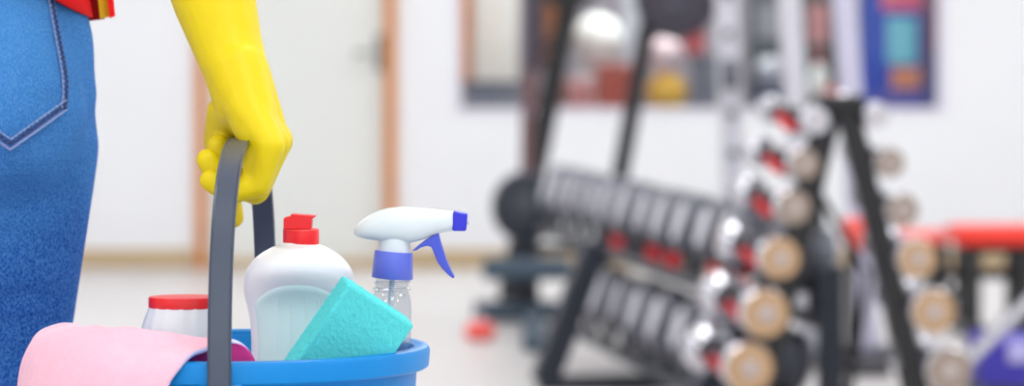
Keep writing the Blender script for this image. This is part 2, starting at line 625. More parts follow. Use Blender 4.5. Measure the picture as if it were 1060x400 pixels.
px_ball('white_ball', 619, 42, 27, 15.5, WHT, 'large white ball between the two leaning black posts', band=LGREY)
px_box('white_locker', 600, 636, 69.5, 118, 15.45, .12, WHT, 'white box under the white ball behind the glass', 'box', lid=LGREY)
px_box('pale_cylinder_stand', 644, 662, -200, 0, 15.7, .1, LGREY, 'pale grey upright stand right of the white ball', 'stand', foot=True)
px_box('pink_box', 589, 614, 82, 118, 15.05, .16, mat('dusty_pink', (196, 118, 118), .6, var=.05), 'dusty pink box on the counter under the white ball', 'box', lid=mat('pale_pink', (216, 170, 172), .6, var=.03))
px_box('brick_red_box', 617, 657, 66, 118, 15.05, .16, mat('brick_red', (176, 82, 70), .6, var=.05), 'brick red box on the counter left of the yellow ball', 'box', lid=mat('rose', (190, 110, 104), .6, var=.03))
px_ball('yellow_ball', 690, 97, 22, 15.15, mat('yellow_rubber', (232, 176, 60), .5, var=.03), 'yellow ball on the counter behind the glass')
px_ball('pink_ball', 688, 57, 18, 15.15, mat('pale_pink_rubber', (226, 198, 204), .5, var=.03), 'pale pink ball resting on top of the yellow ball')
px_box('grey_speaker', 716, 742, 58, 118, 15.1, .16, mat('speaker_grey', (112, 110, 122), .6, var=.05), 'grey box beside the yellow ball behind the glass', 'box', lid=PGREY)
px_box('red_carton', 709, 730, 24, 56, 15.12, .12, mat('carton_red', (188, 70, 72), .6, var=.05), 'small red carton on the grey box behind the glass', 'carton', tall=True)
cab = px_box('dark_cabinet', 776, 814, -60, 118, 15.3, .22, mat('cabinet_dark', (66, 68, 78), .5, var=.05), 'tall dark cabinet behind the pale machine columns', 'cabinet')
a, b = P(783, 40, 15.29), P(811, 4, 15.29)
MB().box(((a.x + b.x) / 2, 15.292, (a.z + b.z) / 2), (b.x - a.x, .016, b.z - a.z)).build('door', mat('bag_grey', (156, 152, 158), .7, var=.05), cab, bevel=.004, world=True)
px_ball('grey_disc_ball', 797, 74, 15, 15.15, mat('silver_ball', (186, 184, 194), .4, var=.03), 'silver grey ball between the pale machine columns')
px_box('navy_box', 784, 812, 92, 118, 15.05, .15, mat('navy_card', (50, 56, 112), .6, var=.05), 'navy blue box under the silver grey ball', 'box', lid=NAVYM)
gb = px_box('green_board', 828, 868, -60, 118, 15.45, .05, mat('board_green', (62, 78, 74), .6, var=.05), 'dark green board behind the white bottle', 'board')
a, b = P(836, 46, 15.44), P(858, 4, 15.44)
MB().box(((a.x + b.x) / 2, 15.444, (a.z + b.z) / 2), (b.x - a.x, .012, b.z - a.z)).build('salmon_sheet', mat('salmon', (224, 150, 146), .6, var=.04), gb, bevel=.002, world=True)
c = P(848, 118, 15.2)
o = thing('white_bottle', (c.x, c.y, ct_z), 'large white bottle on the counter between the two pale columns', 'bottle')
MB().lathe([(.035, 0), (.042, .01), (.044, .16), (.034, .2), (.016, .225), (.016, .24)], Matrix.Translation((c.x, c.y, ct_z))).build('body', WHT, o, world=True)
MB().lathe([(.019, .24), (.019, .265), (.015, .27)], Matrix.Translation((c.x, c.y, ct_z))).build('cap', REDP, o, world=True)
c = P(856, 108, 15.1)
px_box('coral_box', 858, 872, 92, 118, 15.05, .12, mat('coral', (222, 140, 122), .6, var=.04), 'small coral box right of the white bottle', 'box', lid=PINKV)

# printed banner stand
BY = 15.0
o = thing('banner_stand', P(936, 118, BY) * 1.0, 'blue printed banner with cyan and coral patches at the window end', 'banner')
o.location.z = 0


def panel(name, x0, x1, y0, y1, off, rgb, key):
    a, b = P(x0, y1, BY), P(x1, y0, BY)
    MB().box(((a.x + b.x) / 2, BY - off, (a.z + b.z) / 2), (b.x - a.x, .012, b.z - a.z)).build(name, mat(key, rgb, .55, var=.05, vscale=12), o, bevel=.003, world=True)


panel('banner_sheet', 891, 984, -120, 128, 0, (14, 62, 176), 'banner_blue')
panel('printed_patch', 918, 948, 18, 66, .010, (120, 196, 214), 'banner_cyan')
panel('printed_patch', 912, 956, -60, 11, .010, (224, 96, 126), 'banner_pink')
panel('printed_patch', 922, 952, 70, 92, .010, (222, 138, 100), 'banner_orange')
panel('printed_patch', 953, 967, -60, 84, .010, (92, 74, 104), 'banner_mauve')
panel('printed_patch', 967, 984, -60, 52, .010, (176, 62, 66), 'banner_red')
panel('printed_patch', 955, 984, 84, 128, .008, (74, 72, 132), 'banner_slate')
panel('printed_patch', 905, 953, 95, 128, .008, (92, 84, 168), 'banner_violet')
for x in (893, 982):
    a = P(x, 100, BY)
    MB().tube([(a.x, BY + .03, 0), (a.x, BY + .03, 1.66)], .012).build('pole', NAVYM, o, world=True)

# ------------------------------------------------------------------ gym machines in front of the back wall
# thin maroon-grey upright
a, b = P(547, 0, 12.2), P(544, 175, 12.2)
o = thing('slim_upright', (a.x, 12.2, 0), 'thin maroon grey upright post left of the leaning black posts', 'post')
MB().tube([(b.x - .004, 12.2, 0.02), (a.x + .02, 12.2, 1.9)], .024).build('post', MAROON, o, world=True)
MB().lathe([(.12, 0), (.12, .012), (.04, .03)], Matrix.Translation((b.x, 12.2, 0))).build('base_plate', NAVYM, o, world=True)
MB().box((a.x + .02, 12.2, 1.02), (.06, .07, 1.25 - 1.02 + .1)).build('sleeve', PGREY, o, bevel=.006, world=True)

# plate-loaded machine: two leaning posts, cross bars, plates at the top
MY = 12.7
o = thing('plate_machine', (P(620, 0, MY).x, MY, 0), 'black plate machine with two leaning posts behind the dumbbell rack', 'exercise machine')


def lean(xa, ya, xb, yb, Y, rad, name, material, root, ztop=None):
    a, b = P(xa, ya, Y), P(xb, yb, Y)
    dr = (a - b)
    lo = b + dr * ((0.03 - b.z) / dr.z)
    hi = b + dr * (((ztop or 1.5) - b.z) / dr.z)
    rot = dr.normalized().to_track_quat('Z', 'Y').to_matrix()
    MB().box((lo + hi) / 2, (rad * 2, rad * 2.2, (hi - lo).length), rot).build(name, material, root, bevel=.008, world=True)
    return lo, hi


l1, h1 = lean(586, 20, 561, 140, MY, .037, 'leaning_post', BLACKM, o, 1.28)
l2, h2 = lean(670, 30, 645, 165, MY, .029, 'leaning_post', BLACKM, o, 1.28)
MB().tube([h1, h2], .026).build('cross_bar', BLACKM, o, world=True)
MB().tube([l1 + (h1 - l1) * .12, l2 + (h2 - l2) * .12], .02).build('cross_bar', BLACKM, o, world=True)
for q in (l1, l2):
    MB().box((q.x, q.y + .1, .02), (.08, .7, .04)).build('foot', BLACKM, o, bevel=.006, world=True)


def plate(root, c, rad, thick, name, material, tilt=0):
    M = Matrix.Translation(c) @ Matrix.Rotation(R(tilt), 4, 'Z') @ Matrix.Rotation(R(90), 4, 'X')
    return MB().lathe([(.02, -thick / 2), (rad * .86, -thick / 2), (rad * .9, -thick * .3), (rad * .97, -thick / 2), (rad, -thick * .4), (rad, thick * .4), (rad * .97, thick / 2), (.02, thick / 2)], M, n=36).build(name, material, root, world=True)


for x, y, rr, k, nm in ((700, -2, .155, PGREY, 0), (588, -34, .155, BLACKM, 1), (698, 4, .10, PGREY, 2)):
    c = P(x, y, MY - .08 - .06 * (nm == 2))
    pt = plate(o, c, rr, .05, 'weight_plate', k)
    MB().tube([c + Vector((0, -.08, 0)), c + Vector((0, .14, 0))], .022).build('plate_hub', IRON, o, world=True)
MB().tube([P(588, -34, MY + .02), P(700, -2, MY + .02)], .024).build('plate_axle', BLACKM, o, world=True)

# pale machine columns
for (xt, xb, wd, Yc, mt, lab) in ((752, 756, .072, 10.6, LGREY, 'wide pale grey machine column beside the yellow ball'),
                                  (817, 824, .046, 10.2, LGREY, 'narrow pale grey column behind the A-frame dumbbell tower'),
                                  (874, 881, .052, 10.2, LAVG, 'lavender grey column next to the blue banner')):
    a, b = P(xt, 0, Yc), P(xb, 105, Yc)
    o = thing('machine_column', (b.x, Yc, 0), lab, 'column', 'pale machine columns')
    dr = a - b
    lo, hi = b + dr * ((.02 - b.z) / dr.z), b + dr * ((2.1 - b.z) / dr.z)
    rot = dr.normalized().to_track_quat('Z', 'Y').to_matrix()
    MB().box((lo + hi) / 2, (wd, .07, (hi - lo).length), rot).build('column', mt, o, bevel=.012, world=True)
    MB().box((lo.x, Yc, .012), (.2, .3, .024)).build('base_plate', NAVYM, o, bevel=.004, world=True)
    if wd > .07:
        for k in range(6):
            q = lo + (hi - lo) * (.22 + .06 * k)
            MB().tube([q + Vector((0, -.045, 0)), q + Vector((0, -.02, 0))], .016).build('peg_hole', IRON, o, world=True)
        MB().box(lo + (hi - lo) * .40 + Vector((0, -.03, 0)), (.09, .05, .09), rot).build('slide_sleeve', IRON, o, bevel=.008, world=True)

# ------------------------------------------------------------------ dumbbell kinds
ORD = ['topmost', 'second from top', 'third from top', 'fourth from top', 'fifth from top', 'lowest']


def chrome_dumbbell(rad, length, face_mat):
    """axis along local +Y, front face at y=0, centre of the axis at the origin height"""
    t = bpy.data.objects.new('chrome_dumbbell', None)
    COL.objects.link(t)
    Mr = Matrix.Rotation(R(-90), 4, 'X')        # local Z -> +Y
    hw = length * .19
    for y0, fr in ((0, True), (length - hw, False)):
        h = MB().lathe([(rad * .8, y0 + .004), (rad, y0 + .012), (rad, y0 + hw * .55), (rad * .8, y0 + hw * .7), (rad * .5, y0 + hw)] if fr else
                       [(rad * .6, y0), (rad * .8, y0 + hw * .3), (rad, y0 + hw * .45), (rad, y0 + hw - .012), (rad * .8, y0 + hw - .004)], Mr, n=28).build('head', CHROME, t)
        yf = y0 if fr else y0 + hw
        sg = 1 if fr else -1
        MB().lathe([(rad * .93, yf + sg * .006), (rad * .95, yf), (rad * .93, yf - sg * .004)], Mr, n=28).build('end_face', face_mat, h)
        MB().lathe([(rad * .36, yf - sg * .003), (rad * .36, yf - sg * .007), (rad * .3, yf - sg * .009)], Mr, n=20).build('hub', HUBM, h)
    MB().lathe([(rad * .42, hw * .8), (.017, length * .3), (.019, length * .5), (.017, length * .7), (rad * .42, length - hw * .8)], Mr, n=14).build('handle', RUBBER, t)
    return t


# A-frame tower
TY = 7.35
o = tower = thing('dumbbell_tower', (P(872, 0, TY).x, TY + .12, 0), 'black A-frame tower holding two columns of chrome dumbbells', 'dumbbell rack')
apex = P(870, 106, TY)


def leg(xa, ya, xb, yb, Y, wd, root=tower):
    a, b = P(xa, ya, Y), P(xb, yb, Y)
    dr = b - a
    lo = a + dr * ((.03 - a.z) / dr.z)
    rot = dr.normalized().to_track_quat('Z', 'Y').to_matrix()
    MB().box((a + lo) / 2, (wd, .05, (a - lo).length), rot).build('leg', BLACKM, root, bevel=.006, world=True)
    return lo


fl = [leg(858, 110, 787, 375, TY, .036), leg(876, 110, 949, 400, TY, .056)]
YR = TY + .27
fl += [leg(861, 112, 796, 375, YR, .034), leg(878, 112, 944, 400, YR, .04)]
MB().box((apex.x, TY + .13, apex.z), (.10, .36, .03)).build('top_plate', BLACKM, o, bevel=.006, world=True)
for a, b in ((fl[0], fl[2]), (fl[1], fl[3])):
    MB().box(((a.x + b.x) / 2, TY + .13, .02), (.07, .44, .04)).build('foot', BLACKM, o, bevel=.006, world=True)
LEFT = [(845, 125, 15), (833, 170, 17), (822, 215, 19.5), (808, 268, 23), (793, 325, 27), (776, 382, 28)]
RIGHT = [(909, 120, 14), (922, 169, 16), (935, 218, 18), (950, 268, 22), (967, 323, 24.5), (983, 384, 25)]
FYT = TY - .11
for side, rows in (('left', LEFT), ('right', RIGHT)):
    for i, (x, y, r_) in enumerate(rows):
        rad = r_ / F * FYT * .97
        c = P(x, y, FYT)
        fm = TANF if (i > 2 and not (side == 'right' and i == 5)) else (TANG if i > 0 else LGREY)
        t = chrome_dumbbell(rad, .30, fm)
        ax = Vector((-.085 if side == 'left' else -.05, .30, .022)).normalized()
        t.matrix_world = Matrix.Translation(c) @ Vector((0, 1, 0)).rotation_difference(ax).to_matrix().to_4x4()
        tag(t, f'{ORD[i]} chrome dumbbell in the {side} column of the A-frame tower', 'dumbbell', 'dumbbells on the A-frame tower')
        # cradle: a saddle under the handle plus an arm reaching to the leg
        mid = c + ax * .15
        mt = REDP if side == 'left' or i == 0 else LAVG
        sg = -1 if side == 'left' else 1
        sad = MB()
        pts = [mid + Vector((math.cos(a) * (.026), 0, math.sin(a) * .026 + .004)) for a in [R(180 + 22.5 * k) for k in range(9)]]
        for dy in (-.03, .03):
            sad.tube([q + Vector((0, dy, 0)) for q in pts], .009, 8)
        sad.box(mid + Vector((0, 0, -.026)), (.034, .08, .016))
        sd = sad.build('saddle', mt, tower, world=True)
        # leg line at this height
        lx = (P(858, 110, TY) + (fl[0] - P(858, 110, TY)) * ((mid.z - P(858, 110, TY).z) / (fl[0].z - P(858, 110, TY).z))).x if side == 'left' else \
             (P(876, 110, TY) + (fl[1] - P(876, 110, TY)) * ((mid.z - P(876, 110, TY).z) / (fl[1].z - P(876, 110, TY).z))).x
        e = Vector((lx, TY + .02, mid.z - .03))
        MB().tube([mid + Vector((0, 0, -.032)), e], .011, 8).build('arm', BLACKM, tower, world=True)
        # red stop bar beside the rear head
        if side == 'left' or i == 0:
            q = c + ax * .2 + Vector((-.02 * -sg * -1, 0, -rad * .72))
            MB().box(q, (.038, .06, .016), Matrix.Rotation(R(16 * (1 if side == 'left' else -1)), 3, 'Y')).build('stop_bar', REDP, tower, bevel=.004, world=True)

# ------------------------------------------------------------------ long two-tier dumbbell rack
N0, N1 = Vector((.06, 11.1, 0)), Vector((.505, 7.95, 0))       # far and near end of the left-hand row of heads
u = (N1 - N0).normalized()
v = Vector((u.y, -u.x, 0))
if v.x < 0:
    v = -v
rack = thing('dumbbell_rack', (N0 + N1) / 2 + v * .15, 'long two-tier rack of grey dumbbells receding behind the spray bottle', 'dumbbell rack')


def grey_dumbbell():
    t = bpy.data.objects.new('grey_dumbbell', None)
    COL.objects.link(t)
    Mr = Matrix.Rotation(R(90), 4, 'Y')          # axis along local X, centred
    for sg in (-1, 1):
        z0, z1 = (-.135, -.045) if sg < 0 else (.045, .135)
        h = MB().lathe([(.055, z0), (.078, z0 + .012), (.082, z0 + .03), (.082, z1 - .03), (.074, z1 - .012), (.05, z1)], Mr, n=24).build('head', IRON, t)
        ze = z0 if sg < 0 else z1
        MB().lathe([(.05, ze - .003), (.052, ze), (.05, ze + .003)], Mr, n=20).build('end_cap', LGREY, h)
        zr = (z1 - .03) if sg < 0 else (z0 + .03)
        MB().lathe([(.0835, zr - .012), (.0845, zr), (.0835, zr + .012)], Mr, n=24, cap=False).build('rim_band', DGREY, h)
    MB().lathe([(.016, -.055), (.018, 0), (.016, .055)], Mr, n=14).build('handle', CHROME, t)
    return t


gd = grey_dumbbell()
first = True
NTH = ['nearest', 'second nearest', 'third nearest', 'fourth nearest', 'fifth nearest', 'sixth nearest', 'seventh nearest', 'eighth nearest', 'ninth nearest', 'tenth nearest', 'eleventh nearest', 'twelfth nearest']
LEN = (N1 - N0).length
angz = math.atan2(v.y, v.x)
for tier, (zc, cnt, sp, shift, tl) in enumerate(((.452, 11, .285, .0, 17), (.205, 7, .30, -.06, 17))):
    for k in range(cnt):
        base = N1 - u * (sp * k + .06)
        c = base + v * (.135 + shift)
        c.z = zc
        t = gd if first else copy_tree(gd)
        first = False
        t.matrix_world = Matrix.Translation(c) @ Matrix.Rotation(angz, 4, 'Z') @ Matrix.Rotation(R(tl), 4, 'Y')
        if k % 3 == 1:
            t.scale = (.97, .97, .97)
        tag(t, f'{NTH[k]} grey dumbbell on the {"upper" if tier == 0 else "lower"} tier of the long rack', 'dumbbell', f'dumbbells on the {"upper" if tier == 0 else "lower"} tier of the long rack')
        for off, mt in ((-.09, REDP), (.09, DGREY)):
            q = c + v * off
            q.z = zc - off * math.tan(R(tl)) - .082 - .012
            MB().box(q, (.034, .042 if k % 2 else .03, .055), Matrix.Rotation(angz, 3, 'Z')).build('saddle', mt if tier == 0 and k in (0, 1, 3, 4, 6) else DGREY, rack, bevel=.004, world=True)
    # rails
    for off in (-.09, .09):
        a = N0 + v * (.135 + shift + off)
        b = N1 + v * (.135 + shift + off) + u * .05
        if tier == 1:
            a = N1 - u * (sp * cnt) + v * (.135 + shift + off)
        a.z = b.z = zc - off * math.tan(R(tl)) - .082 - .06
        MB().tube([a, b], .020, 10).build('rail', DGREY if tier == 0 else NAVYM, rack, world=True)
# end frames: slanted legs
for k, pos in enumerate((N1 + u * .04, N1 - u * 1.27)):
    a = pos + v * (-.13 if k == 0 else -.245)
    b = pos + v * (.12 if k == 0 else -.10)
    a.z, b.z = .02, .40
    dr = b - a
    rot = dr.normalized().to_track_quat('Z', 'Y').to_matrix()
    MB().box((a + b) / 2, (.088, .07, dr.length), rot).build('end_leg', NAVYM, rack, bevel=.008, world=True)
    q = pos + v * .24
    q.z = .22
    MB().box(q, (.06, .06, .40)).build('rear_leg', NAVYM, rack, bevel=.008, world=True)
    q = pos + v * .01
    q.z = .02
    MB().box(q, (.54, .07, .04), Matrix.Rotation(angz, 3, 'Z')).build('foot', NAVYM, rack, bevel=.006, world=True)

# round-housed machine at the far left end of the rack
GY = 11.5
o = thing('flywheel_machine', (P(540, 0, GY).x, GY, 0), 'black machine with a round housing on a post left of the long rack', 'exercise machine')
c = P(545, 214, GY)
Mh = Matrix.Translation(c) @ Matrix.Rotation(R(90), 4, 'X')
MB().lathe([(.05, -.09), (.112, -.08), (.12, -.06), (.12, .06), (.112, .08), (.05, .09)], Mh, n=32, sy=1.0).build('housing', NAVYM, o, world=True)
MB().lathe([(.05, .088), (.05, .1), (.04, .104)], Mh, n=24).build('hub', DGREY, o, world=True)
b = P(545, 330, GY)
MB().box(((c.x + b.x) / 2, GY, (c.z - .08) / 2 + .02), (.085, .09, c.z - .08)).build('post', NAVYM, o, bevel=.01, world=True)
MB().box((c.x, GY, .04), (.36, .12, .06)).build('base', mat('slate_base', (62, 80, 96), .5, var=.04), o, bevel=.01, world=True)
MB().box((c.x + .02, GY - .6, .03), (.07, 1.2, .05)).build('base', mat('slate_base', (62, 80, 96)), o, bevel=.01, world=True)
MB().box((c.x, GY - .1, .19), (.30, .18, .07)).build('step_cover', mat('slate_base', (62, 80, 96)), o, bevel=.02, world=True)
c = P(497, 352, 10.8)
o = thing('small_red_weight', (c.x, c.y, 0), 'small red weight lying on the floor left of the long rack', 'weight')
MB().lathe([(.03, 0), (.05, .012), (.052, .03), (.04, .05), (.02, .06)], Matrix.Translation((c.x, c.y, 0)), n=20).build('body', PINKV, o, world=True)
MB().lathe([(.014, .055), (.014, .075), (.009, .08)], Matrix.Translation((c.x, c.y, 0)), n=14).build('knob', LGREY, o, world=True)

# ------------------------------------------------------------------ benches at the right
def bench(x0, x1, ytop, thick, Y, vin, label, leg_px):
    a, b = P(x0, ytop, Y), P(x1, ytop, Y)
    th = thick / F * Y
    o = thing('weight_bench', ((a.x + b.x) / 2, Y + .15, 0), label, 'bench')
    MB().box(((a.x + b.x) / 2, Y + .15, a.z - th / 2), (b.x - a.x, .30, th)).build('pad', vin, o, bevel=th * .4, seg=4, world=True)
    MB().box(((a.x + b.x) / 2, Y + .15, a.z - th - .012), (b.x - a.x - .06, .22, .024)).build('pad_base', BLACKM, o, bevel=.004, world=True)
    for lx in leg_px:
        q = P(lx, 0, Y)
        for dy in (.04, .26):
            MB().box((q.x, Y + dy, (a.z - th) / 2), (.052, .05, a.z - th - .01)).build('leg', BLACKM, o, bevel=.006, world=True)
        MB().box((q.x, Y + .15, .02), (.07, .46, .04)).build('foot', BLACKM, o, bevel=.006, world=True)
    q0, q1 = P(leg_px[0] - 40, 287, Y), P(leg_px[-1], 287, Y)
    MB().tube([(q0.x, Y + .15, q0.z), (q1.x, Y + .15, q1.z)], .018).build('stretcher', BLACKM, o, world=True)
    return o


bench(988, 1130, 236, 20, 10.9, REDV, 'bright red padded bench with black legs at the right', (1008, 1062))
bench(926, 984, 241, 12, 12.6, PINKV, 'paler red bench pad farther back beside the bright red bench', (940, 976))
px = P(886, 242, 9.6)
o = thing('pad_roller', (px.x, 9.7, 0), 'pinkish red round roller pad on a stand behind the A-frame', 'roller pad')
M_ = Matrix.Translation(px) @ Matrix.Rotation(R(90), 4, 'X')
MB().lathe([(.03, -.10), (.043, -.09), (.045, -.06), (.045, .06), (.043, .09), (.03, .10)], M_, n=24).build('pad', PINKV, o, world=True)
MB().tube([px + Vector((0, .14, 0)), Vector((px.x, 9.74, .02))], .016).build('post', BLACKM, o, world=True)
MB().box((px.x, 9.74, .015), (.2, .3, .03)).build('base', BLACKM, o, bevel=.004, world=True)
# thin crossed legs of a folding stand seen through the tower
FY_ = 8.9
o = thing('folding_stand', (P(872, 0, FY_).x, FY_, 0), 'thin black folding stand seen between the legs of the tower', 'stand')
for xa, ya, xb, yb, dy in ((846, 195, 862, 372, 0), (899, 285, 882, 385, .05)):
    a, b = P(xa, ya, FY_ + dy), P(xb, yb, FY_ + dy)
    dr = b - a
    lo = a + dr * ((.01 - a.z) / dr.z)
    MB().tube([a, lo], .012, 10).build('leg', BLACKM, o, world=True)
a, b = P(846, 195, FY_), P(899, 285, FY_ + .05)
MB().tube([a, a + Vector((0, .05, 0)), b], .010, 10).build('brace', BLACKM, o, world=True)
# silver tube and blue step at the lower right
SY_ = 8.6
a, b = P(1064, 313, SY_), P(998, 377, SY_)
o = thing('leaning_silver_bar', (b.x, SY_, 0), 'silver bar leaning down in front of the red bench', 'bar')
dr = b - a
lo = a + dr * ((.02 - a.z) / dr.z)
up = a - dr * 1.2
MB().tube([lo, up], .017, 14).build('tube', CHROME, o, world=True)
MB().tube([lo + Vector((0, .05, -.01)), up + Vector((0, .05, -.035))], .012, 10).build('under_rail', BLACKM, o, world=True)
MB().tube([up, Vector((up.x, SY_ + .02, .01))], .018, 10).build('upright', BLACKM, o, world=True)
bx = P(1044, 372, 8.9)
o = thing('blue_step', (bx.x, 9.0, 0), 'blue and lavender step block below the silver bar', 'step')
z1 = P(0, 352, 8.9).z
MB().box((bx.x + .03, 9.05, z1 / 2), (.20, .3, z1)).build('block', mat('royal_blue', (58, 50, 168), .5, var=.04), o, bevel=.012, world=True)
q = P(1054, 366, 8.88)
MB().box((q.x + .02, 8.9, q.z), (.09, .02, .055)).build('side_panel', mat('lavender_plastic', (188, 182, 234), .5, var=.03), o, bevel=.006, world=True)
MB().box((bx.x + .03, 9.05, .02), (.23, .33, .04)).build('foot_rim', DGREY, o, bevel=.006, world=True)

# ================================================================== THE BUCKET
BC = Vector(((240 - 530) / F * 2.55, 2.55, H - (357 - HY) / F * 2.55))     # centre of the rim plane (top)
RO = 0.1495
BZ = BC.z - .205                                                           # underside of the bucket
bk = thing('cleaning_bucket', (BC.x, BC.y, BZ), 'blue plastic bucket with grey handle held in the gloved hand', 'bucket')
MT = Matrix.Translation((BC.x, BC.y, 0))
zt = BC.z
prof = [(.002, BZ), (.124, BZ), (.130, BZ + .004), (.1395, zt - .016), (.1395, zt - .006), (.1375, zt - .003), (.1355, zt - .006), (.127, BZ + .008), (.002, BZ + .006)]
MB().lathe(prof, MT, n=72, cap=False).build('body', BUCKET, bk, world=True)
prof = [(.1385, zt - .0165), (.1465, zt - .0170), (.1485, zt - .0155), (RO, zt - .004), (RO - .0015, zt - .0008), (RO - .004, zt), (.1395, zt), (.1375, zt - .0015), (.1365, zt - .006), (.1385, zt - .0165)]
MB().lathe(prof, MT, n=72, cap=False).build('rim', BUCKET, bk, world=True)
# handle: a flat band arched front to back
XF, XB_, ZP, HD, HT = -.2075, -.1965, .668, .1525, .8535
NB = 44
ring = []
for k in range(NB + 1):
    a = math.pi * k / NB
    e = 2 / 2.7
    cy = -math.copysign(abs(math.cos(a)) ** e, math.cos(a))
    cz = math.sin(a) ** e
    y = BC.y + HD * cy
    z = ZP + (HT - ZP) * cz
    x = XF + (XB_ - XF) * (cy + 1) / 2
    ring.append(Vector((x, y, z)))
ring = [ring[0] + Vector((0, 0, -.02))] + ring + [ring[-1] + Vector((0, 0, -.02))]
m = MB()
secs = []
for i, p in enumerate(ring):
    t_ = (ring[min(i + 1, len(ring) - 1)] - ring[max(i - 1, 0)]).normalized()
    sx = Vector((1, 0, 0))
    nrm = sx.cross(t_).normalized()
    if nrm.dot(p - Vector((p.x, BC.y, ZP))) < 0:
        nrm = -nrm
    hw, th = .0085, .0022
    sec = []
    for (a, b) in ((-1, -.4), (-.9, -1), (.9, -1), (1, -.4), (1, 1), (.92, 1.5), (.80, 1.0), (-.80, 1.0), (-.92, 1.5), (-1, 1)):
        sec.append(p + sx * (hw * a) + nrm * (th * b))
    secs.append(sec)
m.rings(secs)
m.build('handle', HANDLE, bk, world=True)
for p, sg in ((ring[0], -1), (ring[-1], 1)):
    e = MB()
    e.box((p.x, BC.y + sg * .1415, zt - .035), (.034, .014, .040))
    ear = e.build('ear', BUCKET, bk, bevel=.003, world=True)
    M_ = Matrix.Translation((p.x, BC.y + sg * .158, zt - .035)) @ Matrix.Rotation(R(90), 4, 'X')
    MB().lathe([(.0045, -.010), (.0045, .010)], M_, n=14).build('pivot_pin', HANDLE, ear, bevel=.0008, world=False).location = (0, 0, 0)

# ------------------------------------------------------------------ things in the bucket
BF = BZ + .0085


def lathe_px(mb, rows, xc, Y, syr, n=40, cap=True, mi=0):
    """rows: (py, half width px); ellipse section about the vertical through xc"""
    rg = []
    for py, hw in rows:
        c = P(xc, py, Y)
        r = hw / F * Y
        rg.append([Vector((c.x + r * math.cos(2 * math.pi * k / n), Y + r * syr(py) * math.sin(2 * math.pi * k / n), c.z)) for k in range(n)])
    return mb.rings(rg, cap, mi)


# dish soap bottle
SY = 2.575
yb = HY + (H - BF) * F / SY
rows = [(yb, 44), (yb - 4, 50), (yb - 30, 52.5), (395, 50.5), (372, 49.5), (350, 49.5), (330, 51), (318, 53.5), (308, 56), (298, 57.3), (288, 57), (280, 54.8), (273, 50.5), (267, 45), (261, 37), (256, 28), (253, 20), (251, 18)]


def fine(rows, n=5):
    out = []
    for i in range(len(rows) - 1):
        p0, p1, p2, p3 = rows[max(0, i - 1)], rows[i], rows[i + 1], rows[min(len(rows) - 1, i + 2)]
        for k in range(n):
            t = k / n
            hwv = 0.5 * ((2 * p1[1]) + (-p0[1] + p2[1]) * t + (2 * p0[1] - 5 * p1[1] + 4 * p2[1] - p3[1]) * t * t + (-p0[1] + 3 * p1[1] - 3 * p2[1] + p3[1]) * t ** 3)
            out.append((p1[0] + (p2[0] - p1[0]) * t, hwv))
    out.append(rows[-1])
    return out


rows = fine(rows, 4)
syf = lambda py: .50 + .5 * (lambda t: t * t * (3 - 2 * t))(max(0, min(1, (318 - py) / 66)))
soap = thing('dish_soap_bottle', P(309, yb, SY), 'white dish soap bottle with red flip cap standing in the bucket', 'bottle')
lathe_px(MB(), rows, 309.5, SY, syf, n=56).build('body', SOAPW, soap, world=True)
# pale mint window in the front of the bottle
m = MB()


def hwat(py):
    for i in range(len(rows) - 1):
        if rows[i][0] >= py >= rows[i + 1][0]:
            f = (rows[i][0] - py) / max(1e-6, rows[i][0] - rows[i + 1][0])
            return rows[i][1] + (rows[i + 1][1] - rows[i][1]) * f
    return rows[0][1]


gr = []
NU, NV = 28, 30
for j in range(NV + 1):
    row = []
    for i in range(NU + 1):
        uu = -1 + 2 * i / NU
        top = 291 + 22 * abs(uu) ** 2.6
        py = top + (yb - 20 - top) * (j / NV) ** 1.3
        hw = hwat(py)
        xx = uu * min(hw * .88, 47)
        r = hw / F * SY
        cx = P(309.5, py, SY)
        xo = xx / F * SY
        yo = -r * syf(py) * math.sqrt(max(0, 1 - (xo / r) ** 2)) - .0007
        edge = 1 if (i in (0, NU) or j in (0, NV)) else 0
        row.append(Vector((cx.x + xo, SY + yo + edge * .0016, cx.z)))
    gr.append(row)
m.rings(gr, cap=False, closed=False)
wnd = m.build('liquid_window', MINT, soap, world=True)
wnd['label'] = 'pale mint liquid showing through the front'
# faint vertical flutes
for px_ in (290, 303, 318, 331):
    pts = []
    for k in range(14):
        py = 305 + k * 4.6
        hw = hwat(py)
        r = hw / F * SY
        xo = (px_ - 309.5) / F * SY
        c = P(309.5, py, SY)
        pts.append(Vector((c.x + xo, SY - r * syf(py) * math.sqrt(max(0, 1 - (xo / r) ** 2)) - .0004, c.z)))
    MB().tube(pts, [.0002] + [.0008] * 12 + [.0002], 6).build('flute', MINT, wnd)
cb = thing  # noqa
cap = MB()
lathe_px(cap, [(253, 18.2), (252, 18.8), (238.5, 18.8), (237, 18.0)], 311.5, SY, lambda y: 1.0, n=36)
capo = cap.build('cap', REDCAP, soap, world=True)
w_ = .0092
poly = [P(x, y, SY - w_) for x, y in ((293.5, 226), (297, 225), (300.5, 224.5), (301, 222), (326, 223.5), (326.2, 225.2), (322.5, 226.5), (322, 237.5), (293.2, 237.5))]
MB().prism(poly, (0, 2 * w_, 0)).build('flip_top', REDCAP, capo, bevel=.0012, seg=3)
MB().lathe([(.0137, 0), (.0139, .0004), (.0137, .0008)], Matrix.Translation(P(311.5, 238.4, SY)), n=30).build('seam_highlight_ring', mat('red_cap_highlight', (246, 90, 90), .35), capo)  # paler red ring paints a highlight along the cap seam

